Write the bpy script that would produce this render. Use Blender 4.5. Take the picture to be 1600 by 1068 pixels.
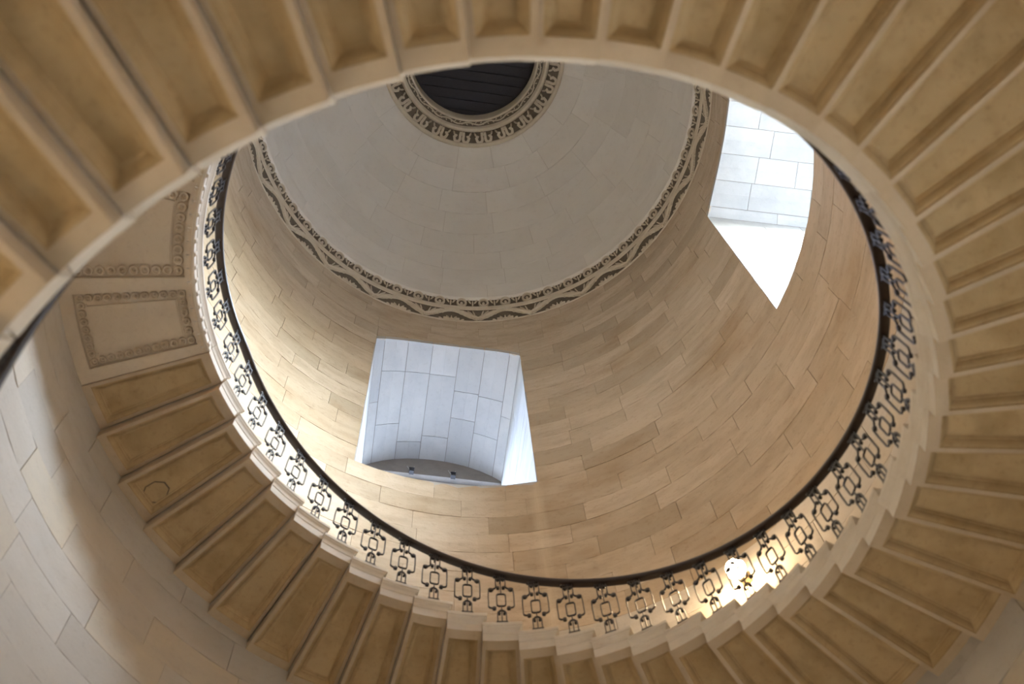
import bpy, math, random
import numpy as np
from mathutils import Vector, Matrix
random.seed(7)
for o in list(bpy.data.objects): bpy.data.objects.remove(o)
SC = bpy.context.scene
COL = SC.collection
ZO = 1.5            # eye height: every height below is measured from the eye and lifted by ZO
CAM = (-0.2985, -3.2816)
F = 2222.0          # focal length in pixels of the 1600 px wide frame (a 50 mm lens)

# ------------------------------------------------------------------ camera
cd = bpy.data.cameras.new('camera'); cam = bpy.data.objects.new('camera', cd); COL.objects.link(cam)
cd.sensor_fit = 'HORIZONTAL'; cd.sensor_width = 36.0; cd.lens = F * 36.0 / 1600.0
cd.clip_end = 2000
right = Vector((0.9993, 0.0, -0.0374)).normalized()
fwd = Vector((0.0356, 0.308, 0.9507)).normalized()
right = (right - fwd * right.dot(fwd)).normalized()
down = fwd.cross(right)
m = Matrix((( right.x, -down.x, -fwd.x, CAM[0]), (right.y, -down.y, -fwd.y, CAM[1]), (right.z, -down.z, -fwd.z, ZO), (0, 0, 0, 1)))
cam.matrix_world = m
cd.dof.use_dof = True; cd.dof.focus_distance = 22.5; cd.dof.aperture_fstop = 1.7
SC.camera = cam

# ------------------------------------------------------------------ sky, exposure
W = bpy.data.worlds.new('sky'); SC.world = W; W.use_nodes = True
bg = W.node_tree.nodes['Background']; bg.inputs[1].default_value = 9.6
sky = W.node_tree.nodes.new('ShaderNodeTexSky'); sky.sky_type = 'NISHITA'; sky.sun_disc = False      # hazy day, sun veiled
sky.sun_elevation = math.radians(34); sky.sun_rotation = math.radians(109); sky.dust_density = 6.0
veil = W.node_tree.nodes.new('ShaderNodeMix'); veil.data_type = 'RGBA'; veil.inputs[0].default_value = .32   # thin even cloud over the whole sky
veil.inputs[7].default_value = (3.1, 2.8, 2.45, 1)
wb = W.node_tree.nodes.new('ShaderNodeMix'); wb.data_type = 'RGBA'; wb.blend_type = 'MULTIPLY'; wb.inputs[0].default_value = 1   # daylight white balance
wb.inputs[7].default_value = (.70, .95, 1.33, 1)
W.node_tree.links.new(sky.outputs[0], wb.inputs[6]); W.node_tree.links.new(wb.outputs[2], veil.inputs[6]); W.node_tree.links.new(veil.outputs[2], bg.inputs[0])
SC.view_settings.view_transform = 'Standard'; SC.view_settings.look = 'None'
SC.view_settings.gamma = 1.0; SC.view_settings.use_curve_mapping = False
SC.view_settings.exposure = 0.0
SC.cycles.max_bounces = 6; SC.cycles.diffuse_bounces = 5; SC.cycles.glossy_bounces = 2; SC.cycles.adaptive_threshold = .05; SC.cycles.transparent_max_bounces = 8
SC.cycles.sample_clamp_indirect = 30.0
SC.cycles.use_denoising = True
LAMP_POWER = .86

# ------------------------------------------------------------------ measured geometry
R = 3.8
HA, HB = 8.0523, 1.3681          # stair soffit helix: z = HA + HB * phi
RIN = 2.609                      # inner end of the steps
RRAIL, RAILA = 2.54, 9.1777
LAND = 165.15                    # azimuth where the landing begins
ZLAND = 12.02
THICK = 0.235
rad = math.radians

def P(r, a, z): return (r * math.cos(rad(a)), r * math.sin(rad(a)), z + ZO)

# ------------------------------------------------------------------ helpers
def link(o, parent=None):
    COL.objects.link(o)
    if parent is not None: o.parent = parent
    return o
def mesh(name, v, f, mat, smooth=False):
    me = bpy.data.meshes.new(name); me.from_pydata([tuple(p) for p in v], [], f); me.update()
    if mat: me.materials.append(mat)
    if smooth: me.polygons.foreach_set('use_smooth', [True] * len(me.polygons))
    return me
def obj(name, me, parent=None, loc=None, rz=None):
    o = bpy.data.objects.new(name, me); link(o, parent)
    if loc: o.location = loc
    if rz is not None: o.rotation_euler = (0, 0, rz)
    return o
def build(name, vf, mat, parent=None, smooth=False):
    return obj(name, mesh(name, vf[0], vf[1], mat, smooth), parent)
def empty(name, loc=(0, 0, 0)):
    o = bpy.data.objects.new(name, None); link(o); o.location = loc; o.empty_display_size = .2; return o
def tag(o, label, cat=None, group=None, kind=None):
    o['label'] = label
    if cat: o['category'] = cat
    if group: o['group'] = group
    if kind: o['kind'] = kind
    return o
def join(parts):
    V, Fc = [], []
    for v, f in parts:
        n = len(V); V += list(v); Fc += [tuple(i + n for i in q) for q in f]
    return V, Fc
def grid_faces(nu, nv, close_u=False, close_v=False):
    f = []
    for i in range(nu if close_u else nu - 1):
        for j in range(nv if close_v else nv - 1):
            i2, j2 = (i + 1) % nu, (j + 1) % nv
            f.append((i * nv + j, i2 * nv + j, i2 * nv + j2, i * nv + j2))
    return f
def revolve(profile, a0, a1, n, closed_profile=False):
    full = abs(a1 - a0 - 360) < 1e-6
    k = n if full else n + 1
    v = [P(r, a0 + (a1 - a0) * i / n, z) for i in range(k) for r, z in profile]
    f = grid_faces(k, len(profile), full, closed_profile)
    if closed_profile and not full:
        m_ = len(profile); f.append(tuple(range(m_))[::-1]); f.append(tuple(range((k - 1) * m_, k * m_)))
    return v, f
def sector(r0, r1, a0, a1, z0, z1, n=3):
    return revolve([(r0, z0), (r1, z0), (r1, z1), (r0, z1)], a0, a1, n, True)
def box(c, e1, e2, e3):
    c, e1, e2, e3 = map(Vector, (c, e1, e2, e3))
    v = [c + e1 * a + e2 * b + e3 * d for a in (-1, 1) for b in (-1, 1) for d in (-1, 1)]
    return v, [(0, 1, 3, 2), (4, 6, 7, 5), (0, 4, 5, 1), (2, 3, 7, 6), (0, 2, 6, 4), (1, 5, 7, 3)]
def ribbon2d(pts, hw, hd, closed=False):
    """planar bar in (u,v): half width hw in plane, half depth hd along the third axis; returns (u,v,d) points"""
    n = len(pts); v = []
    for i in range(n):
        a = pts[(i - 1) % n] if (closed or i > 0) else pts[i]
        b = pts[(i + 1) % n] if (closed or i < n - 1) else pts[i]
        t = Vector((b[0] - a[0], b[1] - a[1])); t = t.normalized() if t.length > 1e-9 else Vector((1, 0))
        nx, ny = -t.y * hw, t.x * hw
        p = pts[i]
        v += [(p[0] + nx, p[1] + ny, -hd), (p[0] + nx, p[1] + ny, hd), (p[0] - nx, p[1] - ny, hd), (p[0] - nx, p[1] - ny, -hd)]
    f = grid_faces(n, 4, closed, True)
    if not closed: f += [(0, 1, 2, 3), (4 * n - 1, 4 * n - 2, 4 * n - 3, 4 * n - 4)]
    return v, f
def disc2d(c, r, hd, n=8):
    v = [(c[0] + r * math.cos(2 * math.pi * i / n), c[1] + r * math.sin(2 * math.pi * i / n), s * hd) for i in range(n) for s in (-1, 1)]
    f = grid_faces(n, 2, True); f += [tuple(range(0, 2 * n, 2))[::-1], tuple(range(1, 2 * n, 2))]
    return v, f
def lobe2d(c, ln, wd, ang, ht, n=8, base=0.0, lift=.55):
    """a raised leaf lobe, (u,v,d) with d the height of relief"""
    v = []; ca, sa = math.cos(ang), math.sin(ang)
    for k, (q, hq) in enumerate(((1, base), (.72, lift))):
        for i in range(n):
            t = 2 * math.pi * i / n; x, y = q * ln * math.cos(t), q * wd * math.sin(t)
            v.append((c[0] + x * ca - y * sa, c[1] + x * sa + y * ca, base + (hq - base) * ht if k else base))
    v.append((c[0], c[1], ht))
    f = [(i, (i + 1) % n, n + (i + 1) % n, n + i) for i in range(n)] + [(n + i, n + (i + 1) % n, 2 * n) for i in range(n)]
    return v, f
def mapped(vf, fn): return [fn(*p) for p in vf[0]], vf[1]
def arc(cx, cy, r, a0, a1, n): return [(cx + r * math.cos(rad(a0 + (a1 - a0) * i / n)), cy + r * math.sin(rad(a0 + (a1 - a0) * i / n))) for i in range(n + 1)]

# ------------------------------------------------------------------ materials
def new_mat(name):
    mt = bpy.data.materials.new(name); mt.use_nodes = True
    nt = mt.node_tree; return mt, nt, nt.nodes, nt.links, nt.nodes['Principled BSDF']
def mathn(nd, ln, op, a, b=None, clamp=False):
    n = nd.new('ShaderNodeMath'); n.operation = op; n.use_clamp = clamp
    for i, x in enumerate((a, b)):
        if x is None: continue
        if isinstance(x, (int, float)): n.inputs[i].default_value = x
        else: ln.new(x, n.inputs[i])
    return n.outputs[0]
def mixc(nd, ln, fac, a, b, mode='MIX'):
    n = nd.new('ShaderNodeMix'); n.data_type = 'RGBA'; n.blend_type = mode
    for s, x in ((n.inputs[0], fac), (n.inputs[6], a), (n.inputs[7], b)):
        if isinstance(x, (int, float)): s.default_value = x
        elif isinstance(x, tuple): s.default_value = (*x, 1)
        else: ln.new(x, s)
    return n.outputs[2]
def noise(nd, ln, vec, scale, detail=4, rough=.6, stretch=None):
    n = nd.new('ShaderNodeTexNoise'); n.inputs['Scale'].default_value = scale; n.inputs['Detail'].default_value = detail
    n.inputs['Roughness'].default_value = rough
    if stretch:
        mp = nd.new('ShaderNodeMapping'); mp.inputs['Scale'].default_value = stretch; ln.new(vec, mp.inputs[0]); vec = mp.outputs[0]
    ln.new(vec, n.inputs['Vector']); return n.outputs['Fac']
def ramp(nd, ln, fac, stops):
    n = nd.new('ShaderNodeValToRGB'); ln.new(fac, n.inputs[0]); el = n.color_ramp.elements
    el[0].position, el[0].color = stops[0][0], (*stops[0][1], 1); el[1].position, el[1].color = stops[-1][0], (*stops[-1][1], 1)
    for p, c in stops[1:-1]:
        e = el.new(p); e.color = (*c, 1)
    return n.outputs[0]
def stone(name, tones, mottle, dark=.25, bump=.25, scale=3.0, rough=.85, stretch=None, extra=None):
    """ashlar stone: one tone per block (tones), clouded with mottle colour, pitted grain"""
    mt, nt, nd, ln, bs = new_mat(name)
    tc = nd.new('ShaderNodeTexCoord'); oi = nd.new('ShaderNodeObjectInfo'); ge = nd.new('ShaderNodeNewGeometry')
    rnd = mathn(nd, ln, 'FRACT', mathn(nd, ln, 'ADD', oi.outputs['Random'], ge.outputs['Random Per Island']))
    base = ramp(nd, ln, rnd, [(i / (len(tones) - 1), t) for i, t in enumerate(tones)])
    vec = tc.outputs['Object']
    shift = nd.new('ShaderNodeVectorMath'); shift.operation = 'ADD'; cmb = nd.new('ShaderNodeCombineXYZ')
    ln.new(mathn(nd, ln, 'MULTIPLY', rnd, 37.0), cmb.inputs[0]); ln.new(vec, shift.inputs[0]); ln.new(cmb.outputs[0], shift.inputs[1])
    vec2 = shift.outputs[0]
    n1 = noise(nd, ln, vec2, scale, 3, .62, stretch)
    f1 = mathn(nd, ln, 'MULTIPLY', mathn(nd, ln, 'SUBTRACT', n1, .42, True), 2.2, True)
    c = mixc(nd, ln, f1, base, mottle)
    n2 = noise(nd, ln, vec2, scale * 9, 2, .7)
    f2 = mathn(nd, ln, 'MULTIPLY', mathn(nd, ln, 'SUBTRACT', n2, .55, True), dark * 4, True)
    c = mixc(nd, ln, f2, c, (.5, .42, .33), 'MULTIPLY')
    if extra: c = extra(nd, ln, tc, c)
    ln.new(c, bs.inputs['Base Color']); bs.inputs['Roughness'].default_value = rough
    bs.inputs['Specular IOR Level'].default_value = .25
    bp = nd.new('ShaderNodeBump'); bp.inputs['Strength'].default_value = bump; bp.inputs['Distance'].default_value = .01
    n3 = noise(nd, ln, vec2, scale * 14, 2, .7)
    ln.new(mathn(nd, ln, 'ADD', mathn(nd, ln, 'MULTIPLY', n1, .6), n3), bp.inputs['Height']); ln.new(bp.outputs[0], bs.inputs['Normal'])
    return mt
def wall_marks(nd, ln, tc, c):
    """pale lime runs left by water below the sill corner of the window"""
    sx = nd.new('ShaderNodeSeparateXYZ'); ln.new(tc.outputs['Object'], sx.inputs[0])
    ang = mathn(nd, ln, 'MULTIPLY', mathn(nd, ln, 'ARCTAN2', sx.outputs[1], sx.outputs[0]), 180 / math.pi)
    wob = noise(nd, ln, tc.outputs['Object'], 3.0, 3, .6)
    d = mathn(nd, ln, 'ABSOLUTE', mathn(nd, ln, 'SUBTRACT', ang, mathn(nd, ln, 'ADD', 80.6, wob)))
    band = mathn(nd, ln, 'SUBTRACT', 1.0, mathn(nd, ln, 'DIVIDE', d, 1.6), True)
    low = mathn(nd, ln, 'LESS_THAN', sx.outputs[2], 16.1 + ZO)
    grain = noise(nd, ln, tc.outputs['Object'], 1.0, 5, .7, (22, 22, .8))
    k = mathn(nd, ln, 'MULTIPLY', mathn(nd, ln, 'MULTIPLY', band, low), mathn(nd, ln, 'MULTIPLY', grain, .75), True)
    c = mixc(nd, ln, k, c, (.72, .64, .5))
    # broad old staining that runs across several blocks
    big = noise(nd, ln, tc.outputs['Object'], .55, 3, .65)
    st_ = mathn(nd, ln, 'MULTIPLY', mathn(nd, ln, 'SUBTRACT', big, .5, True), 3.2, True)
    return mixc(nd, ln, st_, c, (.80, .70, .58), 'MULTIPLY')
M_WALL = stone('wall_stone', [(.42, .342, .245), (.56, .465, .35), (.49, .40, .29), (.59, .495, .38), (.47, .382, .277)], (.385, .30, .205), .32, .4, 1.6, stretch=(1, 1, 2.5), extra=wall_marks)
M_WALL_LOW = stone('grey_wall_stone', [(.45, .42, .375), (.56, .53, .48), (.50, .47, .425), (.55, .49, .39), (.52, .495, .455)], (.46, .425, .37), .18, .3, 1.6, stretch=(1, 1, 2.5))
M_MORTAR = stone('mortar', [(.36, .29, .21), (.38, .31, .22)], (.31, .25, .18), .2, .2, 6)
M_STEP = stone('step_stone', [(.48, .385, .27), (.54, .44, .32), (.51, .41, .295)], (.41, .32, .21), .2, .25, 2.2)
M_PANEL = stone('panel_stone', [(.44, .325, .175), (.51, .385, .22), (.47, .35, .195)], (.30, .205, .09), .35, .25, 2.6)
M_NOSE = stone('tread_stone', [(.62, .575, .50), (.67, .625, .55)], (.55, .49, .41), .15, .2, 3)
M_LANDING = stone('landing_stone', [(.60, .515, .40), (.63, .545, .43)], (.52, .43, .32), .2, .25, 2.4)
M_CARVE = stone('carved_stone', [(.60, .53, .41), (.64, .57, .45)], (.52, .45, .34), .2, .2, 5)
M_DARK = stone('dark_carved_ground', [(.15, .122, .092), (.18, .15, .112)], (.11, .09, .066), .3, .3, 6)  # darker stone colour for recessed carved ground and the repair joint
M_DOME = stone('dome_stone', [(.75, .715, .655), (.79, .755, .695), (.77, .735, .675)], (.69, .65, .585), .12, .15, .9)
M_REVEAL = stone('reveal_stone', [(.42, .415, .395), (.50, .49, .46), (.46, .455, .435)], (.38, .378, .37), .15, .2, 1.8)
M_TYMP = stone('tympanum_stone', [(.25, .225, .20), (.28, .25, .22)], (.20, .18, .16), .2, .2, 3)
def plain(name, col, rough=.5, metal=0.0, spec=.5, var=.25, sc=20):
    mt, nt, nd, ln, bs = new_mat(name)
    tc = nd.new('ShaderNodeTexCoord'); n = noise(nd, ln, tc.outputs['Object'], sc, 4, .6)
    c = mixc(nd, ln, mathn(nd, ln, 'MULTIPLY', n, var * 2), col, tuple(x * .45 for x in col))
    ln.new(c, bs.inputs['Base Color']); bs.inputs['Roughness'].default_value = rough; bs.inputs['Metallic'].default_value = metal
    bs.inputs['Specular IOR Level'].default_value = spec
    return mt
M_IRON = plain('black_painted_iron', (.022, .021, .024), .38, 0, .6)
M_RAIL = plain('dark_handrail', (.035, .022, .016), .35, 0, .6)
M_BOARD = plain('dark_boards', (.05, .05, .062), .7, 0, .3)
M_FRAME = plain('window_frame', (.5, .5, .5), .5)
M_BRASS = plain('lamp_metal', (.25, .19, .10), .4, .8)
M_FLOOR = stone('floor_stone', [(.45, .42, .37), (.5, .47, .41)], (.38, .35, .3), .2, .2, 2)
M_GROUND = stone('paving_outside', [(.11, .108, .105), (.13, .127, .124)], (.09, .088, .085), .2, .2, .4)
def glass():
    mt, nt, nd, ln, bs = new_mat('window_glass'); nd.remove(bs)
    tr = nd.new('ShaderNodeBsdfTransparent'); gl = nd.new('ShaderNodeBsdfGlossy'); gl.inputs['Roughness'].default_value = .02
    tr.inputs[0].default_value = (.95, .97, .97, 1)
    lw = nd.new('ShaderNodeLayerWeight'); lw.inputs[0].default_value = .5
    fr = mathn(nd, ln, 'MULTIPLY_ADD', mathn(nd, ln, 'POWER', lw.outputs['Facing'], 5.0), .8); fr.node.inputs[2].default_value = .06
    mx = nd.new('ShaderNodeMixShader'); ln.new(fr, mx.inputs[0]); ln.new(tr.outputs[0], mx.inputs[1]); ln.new(gl.outputs[0], mx.inputs[2])
    ln.new(mx.outputs[0], nd['Material Output'].inputs[0]); return mt
M_GLASS = glass()
def glow(name, col, s):
    mt, nt, nd, ln, bs = new_mat(name)
    bs.inputs['Base Color'].default_value = (.9, .85, .75, 1); bs.inputs['Emission Color'].default_value = (*col, 1); bs.inputs['Emission Strength'].default_value = s
    return mt

# ------------------------------------------------------------------ windows (openings through the thick wall)
WHALF, WD = 1.122, 5.78
class Win:
    def __init__(s, c, sill, spring, rise=.58):
        s.c, s.sill, s.spring, s.rise = c, sill, spring, rise
        s.ra = (WHALF ** 2 + rise ** 2) / (2 * rise); s.ha = math.degrees(math.asin(WHALF / R))
    def arch(s, u): return s.spring + s.rise - s.ra + math.sqrt(max(s.ra ** 2 - u * u, 0))
    def head(s, a): return s.arch(max(-WHALF, min(WHALF, R * math.sin(rad(a - s.c)))))
    def inside(s, a): return abs((a - s.c + 180) % 360 - 180) < s.ha - 1e-4
    def pt(s, d, u, z):
        e = (math.cos(rad(s.c)), math.sin(rad(s.c)))
        return (e[0] * d - e[1] * u, e[1] * d + e[0] * u, z + ZO)
WINS = [Win(97.9, 16.12, 21.0), Win(7.1, 16.12, 21.0), Win(7.1, 1.8, 4.8, .4)]

# ------------------------------------------------------------------ floor and ground outside
fl = build('floor', ([P(R + .3, a, -ZO) for a in range(0, 360, 6)] + [P(R + .3, a, -ZO - .3) for a in range(0, 360, 6)],
     [tuple(range(60)), tuple(range(60, 120))[::-1]] + [(i, i + 60, (i + 1) % 60 + 60, (i + 1) % 60) for i in range(60)]), M_FLOOR)
tag(fl, 'pale stone floor at the foot of the round stair well', kind='structure')
gd = build('ground', ([P(250 if k else R + .3, a, -ZO - .05) for k in (0, 1) for a in range(0, 360, 6)], [(i, i + 60, (i + 1) % 60 + 60, (i + 1) % 60) for i in range(60)]), M_GROUND)
tag(gd, 'grey paved ground outside the tower', kind='structure')

# ------------------------------------------------------------------ round wall
ZTOP = 22.98
edges = set()
a = -180.0
while a < 180: edges.add(round(a, 3)); a += 3.0
for w in WINS:
    for k in range(13): edges.add(round((w.c - w.ha + 2 * w.ha * k / 12 + 180) % 360 - 180, 3))
edges = sorted(edges)
ed = [edges[0]]
for e_ in edges[1:]:
    if e_ - ed[-1] > .02: ed.append(e_)
V, Fc = [], []
RB = R + .014
for i in range(len(ed)):
    a0, a1 = ed[i], ed[(i + 1) % len(ed)] + (360 if i == len(ed) - 1 else 0)
    mid = (a0 + a1) / 2
    ws = sorted([w for w in WINS if w.inside(mid)], key=lambda w: w.sill)
    lo = (-ZO, -ZO); spans = []
    for w in ws:
        spans.append((lo, (w.sill, w.sill))); lo = (w.head(a0), w.head(a1))
    spans.append((lo, (ZTOP + .1, ZTOP + .1)))
    for (l0, l1), (h0, h1) in spans:
        n = len(V); V += [P(RB, a0, l0), P(RB, a1, l1), P(RB, a1, h1), P(RB, a0, h0)]; Fc.append((n, n + 1, n + 2, n + 3))
wall = build('wall_round', (V, Fc), M_MORTAR)
tag(wall, 'tall round stair well wall of coursed tan ashlar blocks', kind='structure')

def stair_soffit(a_deg): return HA + HB * rad(a_deg)
def hidden(X):
    """does the flight or landing stand between the eye and X (heights from the eye)?"""
    C = np.array([CAM[0], CAM[1], 0.0]); t = np.linspace(.02, .97, 160)[:, None]
    Q = C + (np.array(X) - C) * t
    r = np.hypot(Q[:, 0], Q[:, 1]); ph = np.degrees(np.arctan2(Q[:, 1], Q[:, 0]))
    for k in (-360, 0, 360):
        p = ph + k
        zs = np.where(p < LAND, HA + HB * np.radians(p), ZLAND)
        ok = (r > RIN) & (r < R) & (p > -150) & (p < 255)
        g = Q[:, 2] - zs
        s = ok[1:] & ok[:-1] & (g[1:] * g[:-1] < 0) & (np.abs(g[1:] - g[:-1]) < 1.5)
        if s.any(): return True
        if (ok & (g > 0) & (g < .2)).any(): return True
    return False
def in_frame(X, mrg=20):
    d = Vector((X[0] - CAM[0], X[1] - CAM[1], X[2])); z = d.dot(fwd)
    if z < .1: return None
    x, y = 800 + F * d.dot(right) / z, 534 + F * d.dot(down) / z
    return (x, y, z) if -mrg < x < 1600 + mrg and -mrg < y < 1068 + mrg else None
def wall_stone(a0, a1, zlo, zhi, r):
    """a0..a1 with zlo(a), zhi(a)"""
    n = 3; g = .0026; ga = math.degrees(g / R)
    cols = [a0 + ga + (a1 - a0 - 2 * ga) * i / n for i in range(n + 1)]
    v = []
    for rr in (r, R + .03):
        for a_ in cols: v += [P(rr, a_, zlo(a_) + g), P(rr, a_, max(zlo(a_) + g, zhi(a_) - g))]
    N = 2 * (n + 1); f = []
    for i in range(n):
        f.append((2 * i, 2 * i + 1, 2 * i + 3, 2 * i + 2)); f.append((2 * i + 1, N + 2 * i + 1, N + 2 * i + 3, 2 * i + 3)); f.append((2 * i, 2 * i + 2, N + 2 * i + 2, N + 2 * i))
    f += [(0, N, N + 1, 1), (N - 2, N - 1, 2 * N - 1, 2 * N - 2)]
    return v, f
stones = []
k = -39
while True:
    z0 = max(16.12 + .46 * k, -ZO); z1 = min(16.12 + .46 * (k + 1), ZTOP + .05); k += 1
    if z1 <= -ZO: continue
    if z0 >= ZTOP: break
    rng = random.Random(1000 + k)
    cuts = []
    a = -180 + rng.uniform(0, 12)
    while a < 180: cuts.append(a); a += rng.uniform(10, 17.5)
    if 360 - (cuts[-1] - cuts[0]) < 8: cuts.pop()
    hit = [w for w in WINS if w.sill < z1 - .01 and w.spring + w.rise > z0 + .01]
    for w in hit:
        l, h = w.c - w.ha, w.c + w.ha
        cuts = [c for c in cuts if not (abs(c - l) < 4 or abs(c - h) < 4 or l < c < h)]
        cuts += [l, h]
        if z1 > w.spring: cuts += [w.c - w.ha * .55, w.c, w.c + w.ha * .55]
    cuts.sort()
    for i in range(len(cuts)):
        a0 = cuts[i]; a1 = cuts[(i + 1) % len(cuts)] + (360 if i == len(cuts) - 1 else 0)
        mid = (a0 + a1) / 2
        ins = [w for w in hit if w.inside(mid)]
        zlo = (lambda q, z=z0: z); zhi = (lambda q, z=z1: z)
        if ins:
            w = ins[0]
            if z1 <= w.spring: continue
            zlo = (lambda q, z=z0, w=w: max(z, w.head(q)))
            if max(z1 - zlo(q) for q in (a0, mid, a1)) < .03: continue
            zhi = (lambda q, z=z1, zl=zlo: max(z, zl(q)))
        vf = wall_stone(a0, a1, zlo, zhi, R + rng.uniform(-.004, .003))
        X = np.array(P(R, mid, (z0 + z1) / 2)) - [0, 0, ZO]
        fr = in_frame(X, 60); score = 0
        if fr:
            d = X - np.array([CAM[0], CAM[1], 0])
            cosn = abs(d[:2] @ (X[:2] / R)) / np.linalg.norm(d)
            score = (a1 - a0) * (z1 - z0) * cosn / fr[2] ** 2
            aa = [a0 + .3, mid, a1 - .3]
            if all(hidden(np.array(P(R, q, zz)) - [0, 0, ZO]) for q in aa for zz in (z0 + .05, z1 - .05)): score = 0
        stones.append((score, vf, M_WALL_LOW if z0 < 12.2 else M_WALL))
stones.sort(key=lambda s: -s[0])
nvis = sum(1 for s in stones if s[0] > 0)
print('wall stones', len(stones), 'in view', nvis)
for s, vf, mt in stones[:min(300, nvis)]: build('stone', vf, mt, wall)
for mt in (M_WALL, M_WALL_LOW):
    rest = build('stone_courses', join([vf for s, vf, m_ in stones[min(300, nvis):] if m_ == mt]), mt, wall); rest['kind'] = 'stuff'

# ------------------------------------------------------------------ window reveals, frames and glass
def prism(pts_front, pts_back):
    n = len(pts_front); v = list(pts_front) + list(pts_back)
    return v, [tuple(range(n)), tuple(range(n, 2 * n))[::-1]] + [(i, i + n, (i + 1) % n + n, (i + 1) % n) for i in range(n)]
def make_window(idx, w, label, full=True):
    root = empty('window_%d' % idx, w.pt(R, 0, w.sill)); root['kind'] = 'structure'; root['label'] = label
    inv = Matrix.Translation(-Vector(w.pt(R, 0, w.sill)))
    def add(name, vf, mat, par=None, smooth=False):
        o = build(name, ([inv @ Vector(p) for p in vf[0]], vf[1]), mat, par or root, smooth); return o
    inner = lambda u: math.sqrt(R * R - u * u)
    rng = random.Random(50 + idx)
    g = .004
    # vaulted head
    us = [WHALF * q for q in (-1, -.87, -.53, -.18, .2, .55, .88, 1)]
    for i in range(7):
        u0, u1 = us[i] + g, us[i + 1] - g
        ds = sorted([0, 1] + ([.5] if i in (0, 6) else [rng.uniform(.22, .4), rng.uniform(.6, .85)]))
        for j in range(len(ds) - 1):
            uu = [u0 + (u1 - u0) * k / 2 for k in range(3)]
            pf, pb = [], []
            for u in uu:
                d0 = inner(u) + (WD - inner(u)) * ds[j] + (g if j else -.004); d1 = inner(u) + (WD - inner(u)) * ds[j + 1] - g
                dz = rng.uniform(-.002, .002)
                pf.append((d0, u, dz)); pb.append((d1, u, dz))
            loop = pf + pb[::-1]
            lowp = [w.pt(d, u, w.arch(u) + dz) for d, u, dz in loop]; up = [w.pt(d, u, w.arch(u) + .12) for d, u, dz in loop]
            n = 3; v = lowp + up
            f = [(0, 5, 4, 1), (1, 4, 3, 2)] + [(q, (q + 1) % 6, (q + 1) % 6 + 6, q + 6) for q in range(6)]
            add('vault_stone', (v, f), M_REVEAL)
    # backing of the vault
    uu = [-WHALF - .06] + [WHALF * (-1 + k / 8) for k in range(17)] + [WHALF + .06]
    v = [w.pt(inner(u) + .03, u, w.arch(u) + .012) for u in uu] + [w.pt(WD + .4, u, w.arch(u) + .012) for u in uu]
    add('vault_core', (v, [(i, i + 1, i + 20, i + 19) for i in range(18)]), M_TYMP)
    # jambs
    for sgn in (-1, 1):
        u = sgn * WHALF; d0 = inner(u)
        add('jamb_core', ([w.pt(d, u + sgn * .012, z) for d, z in ((d0 + .03, w.sill - .1), (WD + .4, w.sill - .1), (WD + .4, w.spring + .1), (d0 + .03, w.spring + .1))], [(0, 1, 2, 3)]), M_TYMP)
        z = w.sill; r_ = 0
        while z < w.spring - .02:
            z1 = min(z + .46, w.spring)
            sp = d0 + (WD - d0) * (.38 if r_ % 2 else .66); r_ += 1
            for da, db in ((d0 - .004, sp - g), (sp + g, WD)):
                o_ = rng.uniform(0, .004)
                add('jamb_stone', prism([w.pt(d, u - sgn * o_, zz) for d, zz in ((da, z + g), (db, z + g), (db, z1 - g), (da, z1 - g))],
                                        [w.pt(d, u + sgn * .1, zz) for d, zz in ((da, z + g), (db, z + g), (db, z1 - g), (da, z1 - g))]), M_REVEAL)
            z = z1
    # sill
    for ua, ub in ((-WHALF - .05, -.38), (-.38, .4), (.4, WHALF + .05)):
        uu = [ua + g, (ua + ub) / 2, ub - g]
        top = [w.pt(inner(u), u, w.sill) for u in uu] + [w.pt(WD + .2, u, w.sill + .1) for u in uu[::-1]]
        bot = [w.pt(inner(u) + .012, u, w.sill - .14) for u in uu] + [w.pt(WD + .2, u, w.sill - .14) for u in uu[::-1]]
        add('sill_stone', prism(top, bot), M_REVEAL)
    # tympanum slab above the glazing
    uu = [WHALF * (-1 + k / 6) for k in range(13)]; zt = w.spring - .06
    front = [w.pt(WD, u, w.arch(u) + .02) for u in uu] + [w.pt(WD, WHALF, zt), w.pt(WD, -WHALF, zt)]
    back = [w.pt(WD + .3, u, w.arch(u) + .02) for u in uu] + [w.pt(WD + .3, WHALF, zt), w.pt(WD + .3, -WHALF, zt)]
    add('tympanum', prism(front, back), M_TYMP)
    # frame, glazing bars and panes
    def bar(u0, u1, z0, z1, name='frame', par=None):
        c = Vector(w.pt(WD + .13, (u0 + u1) / 2, (z0 + z1) / 2)); e = Vector(w.pt(1, 0, 0)) - Vector(w.pt(0, 0, 0)); t = Vector(w.pt(0, 1, 0)) - Vector(w.pt(0, 0, 0))
        return add(name, box(c, e * .035, t * (u1 - u0) / 2, (0, 0, (z1 - z0) / 2)), M_FRAME, par)
    zb = w.sill + .1
    for u0, u1, z0, z1 in ((-WHALF, -WHALF + .06, zb, zt), (WHALF - .06, WHALF, zb, zt), (-WHALF, WHALF, zt - .05, zt), (-WHALF, WHALF, zb, zb + .07)): bar(u0, u1, z0, z1)
    for u in (-.36, .36): bar(u - .018, u + .018, zb, zt, 'glazing_bar')
    nz = 5
    for q in range(1, nz): zz = zb + (zt - zb) * q / nz; bar(-WHALF, WHALF, zz - .015, zz + .015, 'glazing_bar')
    xs = [-WHALF + .05, -.36, .36, WHALF - .05]
    for i in range(3):
        for q in range(nz):
            za, zc = zb + (zt - zb) * q / nz, zb + (zt - zb) * (q + 1) / nz
            add('pane', ([w.pt(WD + .13, u, z) for u, z in ((xs[i], za), (xs[i + 1], za), (xs[i + 1], zc), (xs[i], zc))], [(0, 1, 2, 3)]), M_GLASS)
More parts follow.
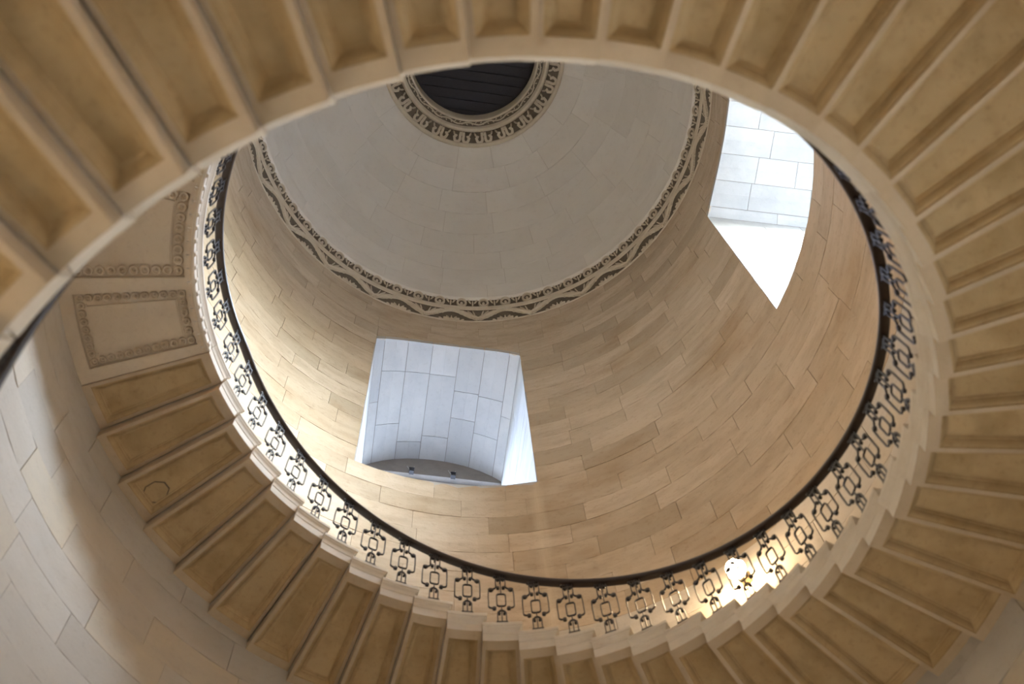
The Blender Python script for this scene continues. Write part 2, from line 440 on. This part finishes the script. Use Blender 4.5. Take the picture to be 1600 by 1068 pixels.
    # daylight portal: tells the renderer where the sky comes in, gives no light of its own
    ld = bpy.data.lights.new('daylight_portal', 'AREA'); ld.shape = 'RECTANGLE'; ld.size = 2 * WHALF; ld.size_y = zt - zb + .3
    ld.cycles.is_portal = True
    lo = bpy.data.objects.new('daylight_portal', ld); COL.objects.link(lo)
    e = Vector(w.pt(1, 0, 0)) - Vector(w.pt(0, 0, 0))
    lo.matrix_world = Matrix.Translation(Vector(w.pt(WD + .32, 0, (zt + zb) / 2))) @ (-e).to_track_quat('-Z', 'Y').to_matrix().to_4x4()
    return root
make_window(1, WINS[0], 'arched window opening with grey stone vault, white jambs and two small floodlights')
make_window(2, WINS[1], 'arched window opening flooded with white daylight beside the railing')
make_window(3, WINS[2], 'low arched window opening added out of view near the stair foot to light the soffits')  # added opening out of view, lets daylight onto the stair undersides

# two small floodlights hanging under the tympanum of window 1
def floodlight(u, label):
    w = WINS[0]; base = Vector(w.pt(WD - .06, u, 20.9)); inv = Matrix.Translation(-base)
    root = empty('floodlight', base); root.scale = (.75,) * 3; tag(root, label, 'floodlight', 'floodlights in the window')
    e = Vector(w.pt(1, 0, 0)) - Vector(w.pt(0, 0, 0)); t = Vector(w.pt(0, 1, 0)) - Vector(w.pt(0, 0, 0))
    build('housing', box((0, 0, -.03), e * .045, t * .05, (0, 0, .06)), M_IRON, root)
    build('visor', box(-e * .05 + Vector((0, 0, .035)), e * .02, t * .055, (0, 0, .006)), M_IRON, root)
    build('bracket', join([box(e * .045 + t * .03 * s + Vector((0, 0, .06)), e * .012, t * .006, (0, 0, .09)) for s in (-1, 1)]), M_IRON, root)
    build('cable', join([box(t * (.03 * s + .02) + e * .05 + Vector((0, 0, .2)), e * .004, t * .004, Vector((0, 0, .16)) + t * .05 * s) for s in (-1, 1)]), M_REVEAL, root)
floodlight(.33, 'small black floodlight under the window vault, farther from the bright jamb')
floodlight(-.335, 'small black floodlight under the window vault, nearer the wide bright jamb')

# ------------------------------------------------------------------ dome
AD, ZD, CD = 3.636, 23.89, 5.19
def dome(t, off=0.0): return ((AD + off) * math.cos(t), ZD + (CD + off) * math.sin(t))
T1 = math.acos(1.79 / AD)
ceil_ = build('ceiling', revolve([dome(T1 * i / 20, .012) for i in range(21)], 0, 360, 96), M_MORTAR, None, True)
tag(ceil_, 'pale grey stone dome rising above the carved cornice', kind='structure')
NC = 8
for c in range(NC):
    t0, t1 = T1 * c / NC, T1 * (c + 1) / NC
    n = [24, 24, 22, 20, 18, 18, 16, 16][c]
    rng = random.Random(300 + c); off = rng.uniform(0, 20)
    cuts = [off + 360 * (i + rng.uniform(-.15, .15)) / n for i in range(n)]; cuts.append(cuts[0] + 360)
    for i in range(n):
        rr = dome((t0 + t1) / 2)[0]; ga = math.degrees(.0016 / rr); gt = .0003
        nu, nv = 5, 4; v = []
        for a_ in [cuts[i] + ga + (cuts[i + 1] - cuts[i] - 2 * ga) * q / (nu - 1) for q in range(nu)]:
            for t in [t0 + gt + (t1 - t0 - 2 * gt) * q / (nv - 1) for q in range(nv)]: v.append(P(*[dome(t)[0], a_, dome(t)[1]]))
        f = grid_faces(nu, nv)
        rim = [q * nv for q in range(nu)] + [(nu - 1) * nv + q for q in range(1, nv)] + [q * nv + nv - 1 for q in range(nu - 2, -1, -1)] + [q for q in range(nv - 2, 0, -1)]
        cen = Vector((0, 0, ZD + ZO)); N = len(v); K = len(rim)
        v += [v[q] for q in rim] + [cen + (Vector(v[q]) - cen) * 1.003 for q in rim]
        f += [(N + q, N + (q + 1) % K, N + K + (q + 1) % K, N + K + q) for q in range(K)]
        so = build('stone', (v, f), M_DOME, ceil_, True)

# ------------------------------------------------------------------ carved cornice under the dome
co = build('trim_1', revolve([(3.86, 22.93), (3.81, 22.96), (3.80, 23.03), (3.812, 23.04), (3.80, 23.2), (3.77, 23.36), (3.74, 23.49)], 0, 360, 144), M_DARK, None, True)
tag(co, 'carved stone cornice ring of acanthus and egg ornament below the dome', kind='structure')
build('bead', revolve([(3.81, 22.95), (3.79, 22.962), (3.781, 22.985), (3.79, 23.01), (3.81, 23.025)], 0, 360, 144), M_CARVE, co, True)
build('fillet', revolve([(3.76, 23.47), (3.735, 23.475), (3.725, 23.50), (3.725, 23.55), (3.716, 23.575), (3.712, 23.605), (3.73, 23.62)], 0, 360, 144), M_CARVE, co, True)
build('egg_ground', revolve([(3.73, 23.61), (3.732, 23.68), (3.71, 23.78), (3.675, 23.86), (3.64, 23.90)], 0, 360, 144), M_DARK, co, True)
build('lip', revolve([(3.69, 23.845), (3.672, 23.848), (3.655, 23.865), (3.64, 23.885), (3.635, 23.91)], 0, 360, 144), M_DOME, co, True)
NM = 26; LM = 2 * math.pi * 3.78 / NM
def on_band(s, w, d):
    a_ = math.degrees(s / 3.78); q = max(w, 0) / .45
    return P(3.81 - .07 * q ** 1.3 - d, a_, 23.035 + 1.05 * w)
def ribbon_w(s): return .10 + .27 * (.5 + .5 * math.cos(2 * math.pi * s / LM)) ** .8
pts = [(LM * i / 14, ribbon_w(LM * i / 14)) for i in range(14 * NM)]
vf = ribbon2d(pts, .038, .035, True)
# remove wrap distortion: the first/last tangents are handled by the closed loop on the angle axis
def fix(i, p): return p
vv = []
for i, p in enumerate(pts):
    a_, b_ = (LM * (i - 1) / 14, ribbon_w(LM * (i - 1) / 14)), (LM * (i + 1) / 14, ribbon_w(LM * (i + 1) / 14))
    t = Vector((b_[0] - a_[0], b_[1] - a_[1])).normalized()
    for sx, dd in ((1, -.01), (.6, .034), (-.6, .026), (-1, -.01)): vv.append(on_band(p[0] - t.y * .036 * sx, p[1] + t.x * .036 * sx, dd))
build('ribbon', (vv, vf[1]), M_CARVE, co)
def fan(c, n, a0, a1, l0, l1, wd, ht, off=.6):
    o = []
    for q in range(n):
        t = q / (n - 1); an = rad(a0 + (a1 - a0) * t); ln_ = l0 + (l1 - l0) * math.sin(math.pi * t)
        o.append(lobe2d((c[0] + math.cos(an) * ln_ * off * 1.6, c[1] + math.sin(an) * ln_ * off), ln_ * .62, wd, an, ht, 7))
    return o
arch_leaf = fan((0, .03), 7, 8, 172, .09, .135, .014, .028) + fan((-.13, .015), 3, 30, 150, .05, .065, .012, .02) + fan((.13, .015), 3, 30, 150, .05, .065, .012, .02)
arch_leaf += [lobe2d((0, .05), .04, .03, 0, .04), lobe2d((-.19, .045), .035, .014, rad(150), .022), lobe2d((.19, .045), .035, .014, rad(30), .022)]
arch_leaf = join(arch_leaf)
palm = []
for sg in (-1, 1):
    flip = lambda a_: 90 - sg * a_
    for du, dv, ln_, an, wd in ((.07, .28, .13, 12, .014), (.125, .285, .135, 30, .014), (.19, .305, .12, 48, .013), (.255, .345, .09, 62, .012)):
        palm.append(lobe2d((sg * du, dv), ln_, wd, rad(flip(an)), .03, 7))
    palm.append(ribbon2d([(sg * (.062 + .04 * math.cos(rad(t))), .15 + .036 * math.sin(rad(t))) for t in range(-60, 241, 50)], .009, .022))
    palm += [lobe2d((sg * .062, .15), .014, .014, 0, .026, 6), lobe2d((sg * .14, .17), .05, .014, rad(flip(52)), .024, 7)]
palm += fan((0, .045), 5, 25, 155, .05, .075, .015, .03)
palm = join(palm)
tips = []
for q in range(-5, 6):
    if abs(q) < 2: continue
    s0 = LM * q / 12.0; tips.append(lobe2d((s0, ribbon_w(s0) - .045), .03, .015, rad(90 + 35 * (1 if q > 0 else -1)), .03, 6))
    if abs(q) > 9: tips.append(lobe2d((s0, ribbon_w(s0) + .045), .03, .014, rad(90 - 35 * (1 if q > 0 else -1)), .03, 6))
arch_leaf = join([arch_leaf] + tips)
me1 = mesh('arch_leaf', *mapped(arch_leaf, on_band), M_CARVE); me2 = mesh('palmette', *mapped(palm, on_band), M_CARVE)
A0 = 97.0
for i in range(NM):
    a_ = rad(A0 + 360 * i / NM)
    obj('arch_leaf', me1, co, None, a_); obj('palmette', me2, co, None, a_ + math.pi / NM)
co.children[[c.name for c in co.children].index('ribbon')].rotation_euler = (0, 0, rad(A0))
def on_egg(s, w, d):
    a_ = math.degrees(s / 3.69); q = w / .24
    return P(3.732 - .065 * max(q, 0) ** 1.4 - d, a_, 23.63 + w)
egg = join([mapped(ribbon2d([(.075 * math.cos(t), .125 + .1 * math.sin(t)) for t in [2 * math.pi * i / 14 for i in range(14)]], .015, .022, True), on_egg)] +
           [mapped(lobe2d((0, .12), .026, .045, 0, .02, 10), on_egg)])
dart = join([mapped(lobe2d((0, .12), .10, .018, math.pi / 2, .03, 6), on_egg), mapped(lobe2d((-.055, .17), .07, .018, rad(115), .026, 6), on_egg), mapped(lobe2d((.055, .17), .07, .018, rad(65), .026, 6), on_egg)])
me1 = mesh('egg', *egg, M_CARVE); me2 = mesh('dart', *dart, M_CARVE)
NE = 61
for i in range(NE):
    a_ = 2 * math.pi * i / NE
    obj('egg', me1, co, None, a_); obj('dart', me2, co, None, a_ + math.pi / NE)

# ------------------------------------------------------------------ carved ring around the oculus and its dark boarded cover
oc = build('trim_2', revolve([(1.83, 28.44), (1.80, 28.37), (1.74, 28.36), (1.725, 28.38), (1.725, 28.45), (1.62, 28.50), (1.52, 28.51), (1.50, 28.47), (1.49, 28.42), (1.46, 28.40), (1.43, 28.42), (1.42, 28.46), (1.40, 28.50), (1.31, 28.55), (1.30, 28.53), (1.275, 28.54), (1.27, 28.60), (1.27, 29.14)], 0, 360, 96), M_CARVE, None, True)
tag(oc, 'carved stone ring of scrolling leaves around the dark oculus', kind='structure')
build('leaf_ground', revolve([(1.726, 28.44), (1.62, 28.493), (1.515, 28.503)], 0, 360, 96), M_DARK, oc, True)
NO = 23
def on_oc(s, w, d): return P(1.725 - w, math.degrees(s / 1.62), 28.455 + .25 * w - d)
sc_ = []
for sg in (-1, 1):
    path = [(sg * .03, .20), (sg * .035, .13), (sg * .03, .06)] + [(sg * x, y) for x, y in arc(.085, .06, .052, 180, 330, 6)] + [(sg * .15, .09), (sg * .125, .12), (sg * .10, .105)]
    sc_.append(mapped(ribbon2d(path, .026, .03), on_oc))
    sc_.append(mapped(lobe2d((sg * .17, .16), .05, .022, rad(90 - sg * 30), .05, 6), on_oc))
sc_.append(mapped(lobe2d((0, .17), .05, .02, math.pi / 2, .05, 6), on_oc))
me1 = mesh('scroll_leaf', *join(sc_), M_CARVE)
for i in range(NO): obj('scroll_leaf', me1, oc, None, 2 * math.pi * (i + .3) / NO)
n = 40 * 6; vv = []
def on_in(s_deg, w, d): return P(1.395 - w, s_deg, 28.503 + .5 * w - d)
pp = [(360 * i / n, .045 + .022 * math.sin(2 * math.pi * i / 12)) for i in range(n)]
for a_, w_ in pp:
    for dw, dd in ((-.016, -.005), (-.01, .012), (.01, .012), (.016, -.005)): vv.append(on_in(a_, w_ + dw, dd))
build('scroll_ground', revolve([(1.402, 28.497), (1.312, 28.545)], 0, 360, 96), M_DARK, oc)
build('wave_scroll', (vv, grid_faces(n, 4, True, True)), M_CARVE, oc)
me1 = mesh('rosette', *join([[ [on_in(math.degrees(x / 1.36), y, d) for x, y, d in q[0]], q[1]] for q in (lobe2d((0, .03), .024, .012, rad(40), .016, 6), lobe2d((.035, .065), .024, .011, rad(-30), .014, 6))]), M_CARVE)
for i in range(80): obj('rosette', me1, oc, None, 2 * math.pi * (i + .25) / 80)
cv = empty('oculus_cover', (0, 0, 29.13 + ZO)); tag(cv, 'dark boarded cover closing the round oculus at the top of the dome', 'cover')
for i in range(-8, 9):
    y0, y1 = i * .2 - .03, (i + 1) * .2 - .03
    ym = max(abs(y0), abs(y1)); hl = 1.75
    b = build('board', box((0, (y0 + y1) / 2, .02 + .006 * (i % 2)), (hl, 0, 0), (0, .092, 0), (0, 0, .02)), M_BOARD, cv)
    b.rotation_euler = (0, 0, rad(8))
b = build('backing', box((0, 0, .12), (1.75, 0, 0), (0, 1.75, 0), (0, 0, .02)), M_BOARD, cv)

# ------------------------------------------------------------------ staircase
st = empty('staircase', (0, 0, 0)); tag(st, 'cantilevered spiral stone staircase with panelled soffits winding up the round wall', 'staircase')
bounds = []
p = -83.28
near = [p - 6.12 * k for k in range(27)][::-1]
midb = [-83.28 + (54.63 + 83.28) * k / 21 for k in range(1, 22)]
upb = [54.63 + (125.67 - 54.63) * k / 11 for k in range(1, 12)]
topb = [125.67 + (LAND - 125.67) * k / 6 for k in range(1, 7)]
bounds = near + midb + upb + topb
cache = {}
def loop_pts(r0, r1, a0, a1, off0=0.0, n=3):
    """8-point sector outline offset inwards by off0 (metres) on all sides"""
    o = []
    for k in range(n + 1):
        r = r0; d = math.degrees(off0 / r); o.append((r, a0 + d + (a1 - a0 - 2 * d) * k / n))
    for k in range(n + 1):
        r = r1; d = math.degrees(off0 / r); o.append((r, a1 - d - (a1 - a0 - 2 * d) * k / n))
    return o
def loc(r, a, z): return (r * math.cos(rad(a)), r * math.sin(rad(a)), z)
def smooth(t): t = min(1, max(0, t)); return t * t * (3 - 2 * t)
def step_rin(a_): return RIN - .01 * round(5.5 * smooth((a_ + 97) / 28) * smooth((22 - a_) / 38))   # the well is not a perfect circle
def step_meshes(D, RIN):
    key = (round(D, 2), round(RIN, 3))
    if key in cache: return cache[key]
    g = .0018; ga = math.degrees(g / 3.0)
    a0, a1 = -D + ga, -ga
    ROUT = R + .05
    L0 = [loc(r, a, 0) for r, a in loop_pts(RIN, ROUT, a0, a1)]
    Lt = [loc(r, a, .2) for r, a in loop_pts(RIN, ROUT, a0, a1)]
    def inner(off, z): return [loc(r, a, z) for r, a in loop_pts(RIN + .085 + off, R - .085 - off, a0, a1, .030 + off)]
    L1 = inner(0, 0)
    n = 8
    v = Lt + L0 + L1
    f = [tuple(range(8))] + [(i, n + i, n + (i + 1) % n, (i + 1) % n) for i in range(n)] + [(n + i, 2 * n + i, 2 * n + (i + 1) % n, n + (i + 1) % n) for i in range(n)]
    blk = mesh('step', v, f, M_STEP); blk.materials.append(M_NOSE)
    for q in (1, 2, 3): blk.polygons[q].material_index = 1      # the smooth end towards the well
    rings = [(0, 0), (.003, .012), (.012, .015), (.022, .022), (.034, .038), (.042, .056), (.052, .060), (.055, .070), (.066, .072)]
    v = []; 
    for off, z in rings: v += inner(off, z)
    f = []
    for q in range(len(rings) - 1): f += [(q * n + i, (q + 1) * n + i, (q + 1) * n + (i + 1) % n, q * n + (i + 1) % n) for i in range(n)]
    mld = mesh('panel_moulding', v, f, M_PANEL)
    pan = mesh('soffit_panel', inner(.066, .072), [tuple(range(8))], M_PANEL)
    prof = [(.112, 0), (.118, .007), (.132, .009), (.152, .016), (.170, .030), (.182, .035), (.187, .042), (.226, .044), (.235, .040)]
    v = []
    for z, pr in prof:
        fr = [(RIN - pr, 0), ]
        o = []
        for k in range(4):
            r = RIN - pr; o.append(loc(r, a0 - math.degrees(pr / r) + (a1 - a0 + math.degrees(pr / r)) * k / 3, z))
        for k in range(4):
            r = ROUT; o.append(loc(r, a1 - (a1 - a0 + math.degrees(pr / r)) * k / 3, z))
        v += o
    f = []
    for q in range(len(prof) - 1): f += [(q * n + i, q * n + (i + 1) % n, (q + 1) * n + (i + 1) % n, (q + 1) * n + i) for i in range(n)]
    f += [tuple(range((len(prof) - 1) * n, len(prof) * n)), tuple(range(n))[::-1]]
    nos = mesh('nosing', v, f, M_NOSE)
    cache[key] = (blk, mld, pan, nos); return cache[key]
steps = []
for i in range(1, len(bounds)):
    b, D = bounds[i], bounds[i] - bounds[i - 1]
    blk, mld, pan, nos = step_meshes(D, step_rin(b))
    zs = stair_soffit(b)
    s = obj('step', blk, st, (0, 0, zs + ZO), rad(b))
    for nm, me in (('panel_moulding', mld), ('soffit_panel', pan), ('nosing', nos)): obj(nm, me, s)
    if abs(b - 151.99) < .5:      # an old octagonal stone repair with dark open joints near the wall end of this step
        ring = []
        for rr, z in ((.118, .0735), (.118, .069), (.106, .069), (.106, .0735)):
            ring += [loc(3.575 + rr * 1.15 * math.cos(rad(45 * k + 22.5)), -D * .60 + math.degrees(rr * .85 * math.sin(rad(45 * k + 22.5)) / 3.575), z) for k in range(8)]
        obj('repair_joint', mesh('repair_joint', ring, [(q * 8 + k, q * 8 + (k + 1) % 8, (q + 1) * 8 + (k + 1) % 8, (q + 1) * 8 + k) for q in range(3) for k in range(8)], M_DARK), s)
    steps.append((b, D, zs))

# landing: flat slab with ribbed soffit, carved panels and a moulded edge
LEND = 262.0
ld_ = build('landing', sector(RIN + .03, R + .05, LAND + .04, LEND, ZLAND + .055, ZLAND + .205, 40), M_LANDING, st)
build('edge_moulding', revolve([(RIN + .06, ZLAND + .012), (RIN + .01, ZLAND + .012), (RIN, ZLAND + .02), (RIN - .002, ZLAND + .105), (RIN - .010, ZLAND + .11), (RIN - .018, ZLAND + .13), (RIN - .035, ZLAND + .155), (RIN - .045, ZLAND + .165), (RIN - .047, ZLAND + .205), (RIN - .04, ZLAND + .212), (RIN + .06, ZLAND + .212)], LAND + .04, LEND, 60, True), M_NOSE, ld_)
ribs = [(LAND + .04, 167.1), (177.9, 180.2), (196.2, 198.4), (214.5, 216.7), (233, 235.2), (251.5, 262)]
for a0, a1 in ribs: build('soffit_rib', sector(RIN + .03, R + .02, a0, a1, ZLAND, ZLAND + .06, 3), M_LANDING, ld_)
for i in range(len(ribs) - 1):
    a0, a1 = ribs[i][1], ribs[i + 1][0]
    build('soffit_rib', sector(RIN + .03, RIN + .085, a0, a1, ZLAND, ZLAND + .06, 8), M_LANDING, ld_)
    build('soffit_rib', sector(R - .12, R + .02, a0, a1, ZLAND, ZLAND + .06, 8), M_LANDING, ld_)
    r0, r1 = RIN + .085, R - .12
    big = i > 0
    bw = .105 if big else .085
    # raised flat field inside the carved border
    da0, da1 = math.degrees((bw + .02) / 3.1), math.degrees((bw + .02) / 3.1)
    fld = sector(r0 + bw + .02, r1 - bw - .02, a0 + da0, a1 - da1, ZLAND + .03, ZLAND + .057, 8)
    build('soffit_panel', fld, M_LANDING, ld_)
    # guilloche of rings along the four sides
    parts = []
    def ring_at(r, a_, rr):
        o = []
        for k in range(10):
            t = 2 * math.pi * k / 10
            x = r + rr * math.cos(t); y = rr * math.sin(t)
            for q, dz in ((1.0, .055), (.85, .026), (.6, .03), (.5, .055)):
                o.append(P(r + rr * q * math.cos(t), a_ + math.degrees(rr * q * math.sin(t) / r), ZLAND + dz))
        return o, grid_faces(10, 4, True)
    def knob_at(r, a_, rr):
        o = [P(r + rr * math.cos(2 * math.pi * k / 6), a_ + math.degrees(rr * math.sin(2 * math.pi * k / 6) / r), ZLAND + .055) for k in range(6)] + [P(r, a_, ZLAND + .028)]
        return o, [(k, (k + 1) % 6, 6) for k in range(6)]
    rr = bw * .46
    for r in (r0 + bw / 2 + .006, r1 - bw / 2 - .006):
        nn = max(2, round(rad(a1 - a0) * r / (rr * 2.05)))
        for k in range(nn):
            a_ = a0 + math.degrees(bw / 2 / r) + (a1 - a0 - 2 * math.degrees(bw / 2 / r)) * k / (nn - 1)
            parts += [ring_at(r, a_, rr), knob_at(r, a_, rr * .32)]
    nn = round((r1 - r0 - bw) / (rr * 2.05))
    for a_s in (a0, a1):
        for k in range(1, nn):
            r = r0 + bw / 2 + (r1 - r0 - bw) * k / nn
            a_ = a_s + math.degrees((bw / 2 + .006) / r) * (1 if a_s == a0 else -1)
            parts += [ring_at(r, a_, rr), knob_at(r, a_, rr * .32)]
    build('carved_border', join(parts), M_LANDING, ld_)
    hl = .008
    for rf in (r0 + bw + .008, r1 - bw - .018): build('border_fillet', sector(rf, rf + .01, a0 + da0 * .86, a1 - da1 * .86, ZLAND + .035, ZLAND + .057, 6), M_LANDING, ld_)
# carved leaves under the landing edge
lf = []
def on_edge(s, w, d): return P(RIN + .085 - w * .75, math.degrees(s / RIN), ZLAND + .03 + .2 * w - d)
for sg in (-1, 1): lf.append(mapped(lobe2d((sg * .024, .035), .038, .016, rad(90 - sg * 35), .045, 6), on_edge))
lf.append(mapped(lobe2d((0, .05), .05, .016, math.pi / 2, .06, 6), on_edge))
lf.append(mapped(disc2d((0, .115), .02, .035), on_edge))
me1 = mesh('edge_leaf', *join(lf), M_NOSE)
a_ = LAND + 1.2
while a_ < 235: obj('edge_leaf', me1, ld_, None, rad(a_)); a_ += 2.6

# ------------------------------------------------------------------ railing
rl = empty('railing', (0, 0, 0)); tag(rl, 'dark wrought iron railing with scrolled balusters and handrail winding along the stairs', 'railing')
def rail_in(a_):
    # on the lowest, nearest turn the rail stands a little further out over the step ends
    t = min(1, max(0, (-58 - a_) / 57)); return t * t * (3 - 2 * t)
def rail_r(a_): return RRAIL + .012 * smooth((20 - a_) / 40) + .056 * rail_in(a_)
def rail_z(a_):
    h = RAILA + .17 * rail_in(a_) + HB * rad(a_)
    if a_ < 120: return h
    k = .028; return -k * math.log(math.exp(-(h - 12.98) / k) + 1) + 12.98      # eases level along the landing
prof = [(-.034, -.028), (-.040, -.010), (-.034, .012), (-.018, .028), (.018, .028), (.034, .012), (.040, -.010), (.034, -.028), (.020, -.034), (-.020, -.034)]
A_LO, A_HI = bounds[0] + 4, 256.0
n = int((A_HI - A_LO) / 1.5); v = []
for i in range(n + 1):
    a_ = A_LO + (A_HI - A_LO) * i / n; zz = rail_z(a_)
    v += [P(rail_r(a_) + dr, a_, zz + dz) for dr, dz in prof]
m_ = len(prof)
build('handrail', (v, grid_faces(n + 1, m_, False, True) + [tuple(range(m_)), tuple(range(n * m_, (n + 1) * m_))[::-1]]), M_RAIL, rl, True)
RFOOT = 2.583
def bal_map(h, rt=RRAIL):
    # u tangential, v height, d radial (+ towards the axis); the panel leans in to meet the rail
    def fn(u, v_, d): return (RFOOT - (RFOOT - rt) * (v_ / h) - d, u, v_)
    return fn
def baluster_meshes(h, rt=RRAIL):
    k = h / .74; fn = bal_map(h, rt); hw, hd = .0046, .0065
    def rb(pts, w=hw, closed=False): return mapped(ribbon2d([(u, v_ * k) for u, v_ in pts], w, hd, closed), fn)
    def dc(c, r): return mapped(disc2d((c[0], c[1] * k), r, .012), fn)
    side, ring, top, foot = [], [], [], []
    for sg in (-1, 1):
        S = lambda L: [(sg * x, y) for x, y in L]
        side += [rb(S([(.042, .735), (.042, .60)] + arc(.078, .565, .036, 180, 265, 5) + [(.088, .535)])), dc((sg * .086, .515), .018)]
        side += [rb(S(arc(.086, .515, .020, 200, 20, 6) + [(.108, .47), (.110, .40), (.109, .30)] + arc(.074, .27, .036, 10, -95, 6) + [(.062, .235)])), dc((sg * .062, .228), .0175)]
        top += [rb(S([(.018, .735), (.018, .70)]) , .003), dc((sg * .024, .545), .014), rb(S([(.042, .60), (.036, .56), (.024, .54)]))]
        top += [dc((sg * .022, .675), .013), dc((sg * .05, .728), .012)]
        foot += [rb(S([(0, .20), (.018, .188), (.034, .165), (.037, .14), (.037, .026)])), dc((sg * .021, .148), .010)]
    rw = [(.022, .262), (.034, .272), (.038, .29), (.038, .42), (.034, .437), (.022, .447)]
    rw = rw + [(-x, y) for x, y in rw[::-1]]
    ring += [rb(rw, .005, True), rb([(0, .447), (0, .56)]), rb([(0, .262), (0, .20)])]
    top += [rb([(0, .56), (0, .735)]), rb([(-.056, .73), (.056, .73)], .007), rb([(-.046, .685), (.046, .685)], .012)]
    # cross pieces running towards the well
    for v_ in (.70, .73):
        c = fn(0, v_ * k, -.022); top.append(box(c, (.03, 0, 0), (0, .007, 0), (0, 0, .006)))
    foot += [rb([(0, .20), (0, .026)]), rb([(-.048, .026), (.048, .026)], .006)]
    return [mesh(nm, *join(L), M_IRON) for nm, L in (('baluster', side), ('central_ring', ring), ('top_bracket', top), ('foot', foot))]
hb = (RAILA - HA) - THICK - HB * rad(6.45 * .58) - .032
BMS = [baluster_meshes(hb + .17 * t, RRAIL + .068 * t) for t in (0, .25, .5, .75, 1)]
def place_bal(a_, z):
    BM = BMS[round(4 * rail_in(a_))]
    if a_ > 140: BM = baluster_meshes(rail_z(a_) - .032 - z)
    b = obj('baluster', BM[0], rl, (0, 0, z + ZO), rad(a_))
    for nm, me in zip(('central_ring', 'top_bracket', 'foot'), BM[1:]): obj(nm, me, b)
for b, D, zs in steps[9:]: place_bal(b - .58 * D, zs + THICK)
a_ = LAND + 3.4
HL = 12.98 - .032 - (ZLAND + .212); BL = baluster_meshes(HL)
while a_ < 250:
    b = obj('baluster', BL[0], rl, (0, 0, ZLAND + .212 + ZO), rad(a_)); a_ += 6.5
    for nm, me in zip(('central_ring', 'top_bracket', 'foot'), BL[1:]): obj(nm, me, b)

# ------------------------------------------------------------------ wall lamps: one behind the railing, the rest added unseen as fill light
M_GLOBE = glow('fill_lamp_globe', (1.0, .74, .46), 250.0 * LAMP_POWER)  # globe of the unseen lamps added as warm fill
def lathe(prof, n=14):
    v = [(r * math.cos(2 * math.pi * i / n), r * math.sin(2 * math.pi * i / n), z) for i in range(n) for r, z in prof]
    return v, grid_faces(n, len(prof), True)
LM_ = {}
def wall_lamp(a_, z, label, globe=None):
    c = rad(a_); base = P(R - .225, a_, z)
    root = empty('wall_lamp', base); tag(root, label, 'lamp', 'wall lamps along the stairs'); root.rotation_euler = (0, 0, c); root.scale = (1.3,) * 3
    if not LM_:
        LM_['globe'] = mesh('globe', *lathe([(.001, -.075), (.03, -.069), (.056, -.05), (.072, -.02), (.075, .01), (.066, .04), (.045, .062), (.03, .07)]), M_GLOBE, True)
        LM_['collar'] = mesh('collar', *lathe([(.02, .066), (.042, .068), (.045, .09), (.03, .105), (.012, .12), (.001, .122)]), M_BRASS, True)
        arm = ribbon2d([(0, .115), (.03, .15), (.08, .165), (.13, .15), (.16, .11)], .008, .008)
        LM_['arm'] = mesh('arm', [(u, d, v_) for u, v_, d in arm[0]], arm[1], M_BRASS)
        LM_['wall_plate'] = mesh('wall_plate', *box((.162, 0, .09), (.008, 0, 0), (0, .04, 0), (0, 0, .07)), M_BRASS)
    for k, me in LM_.items():
        o = obj(k, me, root)
        if k == 'globe' and globe: o.material_slots[0].link = 'OBJECT'; o.material_slots[0].material = globe
    return root
wall_lamp(51.5, 11.84, 'lit globe wall lamp glowing behind the railing', glow('small_lamp_globe', (1.0, .70, .40), 170.0))
wall_lamp(-97.0, 8.3, 'added globe lamp above the near flight, unseen warm fill light')  # this lamp and those below are added out of view as fill light
wall_lamp(113.0, 4.6, 'added globe lamp under the far flight, unseen, lighting the soffits')
wall_lamp(-30.0, 3.2, 'added globe lamp beside the low window, unseen fill for the soffits')
wall_lamp(200.0, 2.6, 'added globe lamp below the landing side, unseen warm fill light')
wall_lamp(255.0, 14.5, 'bright globe lamp added unseen above the landing end to warm the opposite wall', glow('warm_fill_globe', (1.0, .50, .18), 220.0))  # added out of view to throw warm light across the well
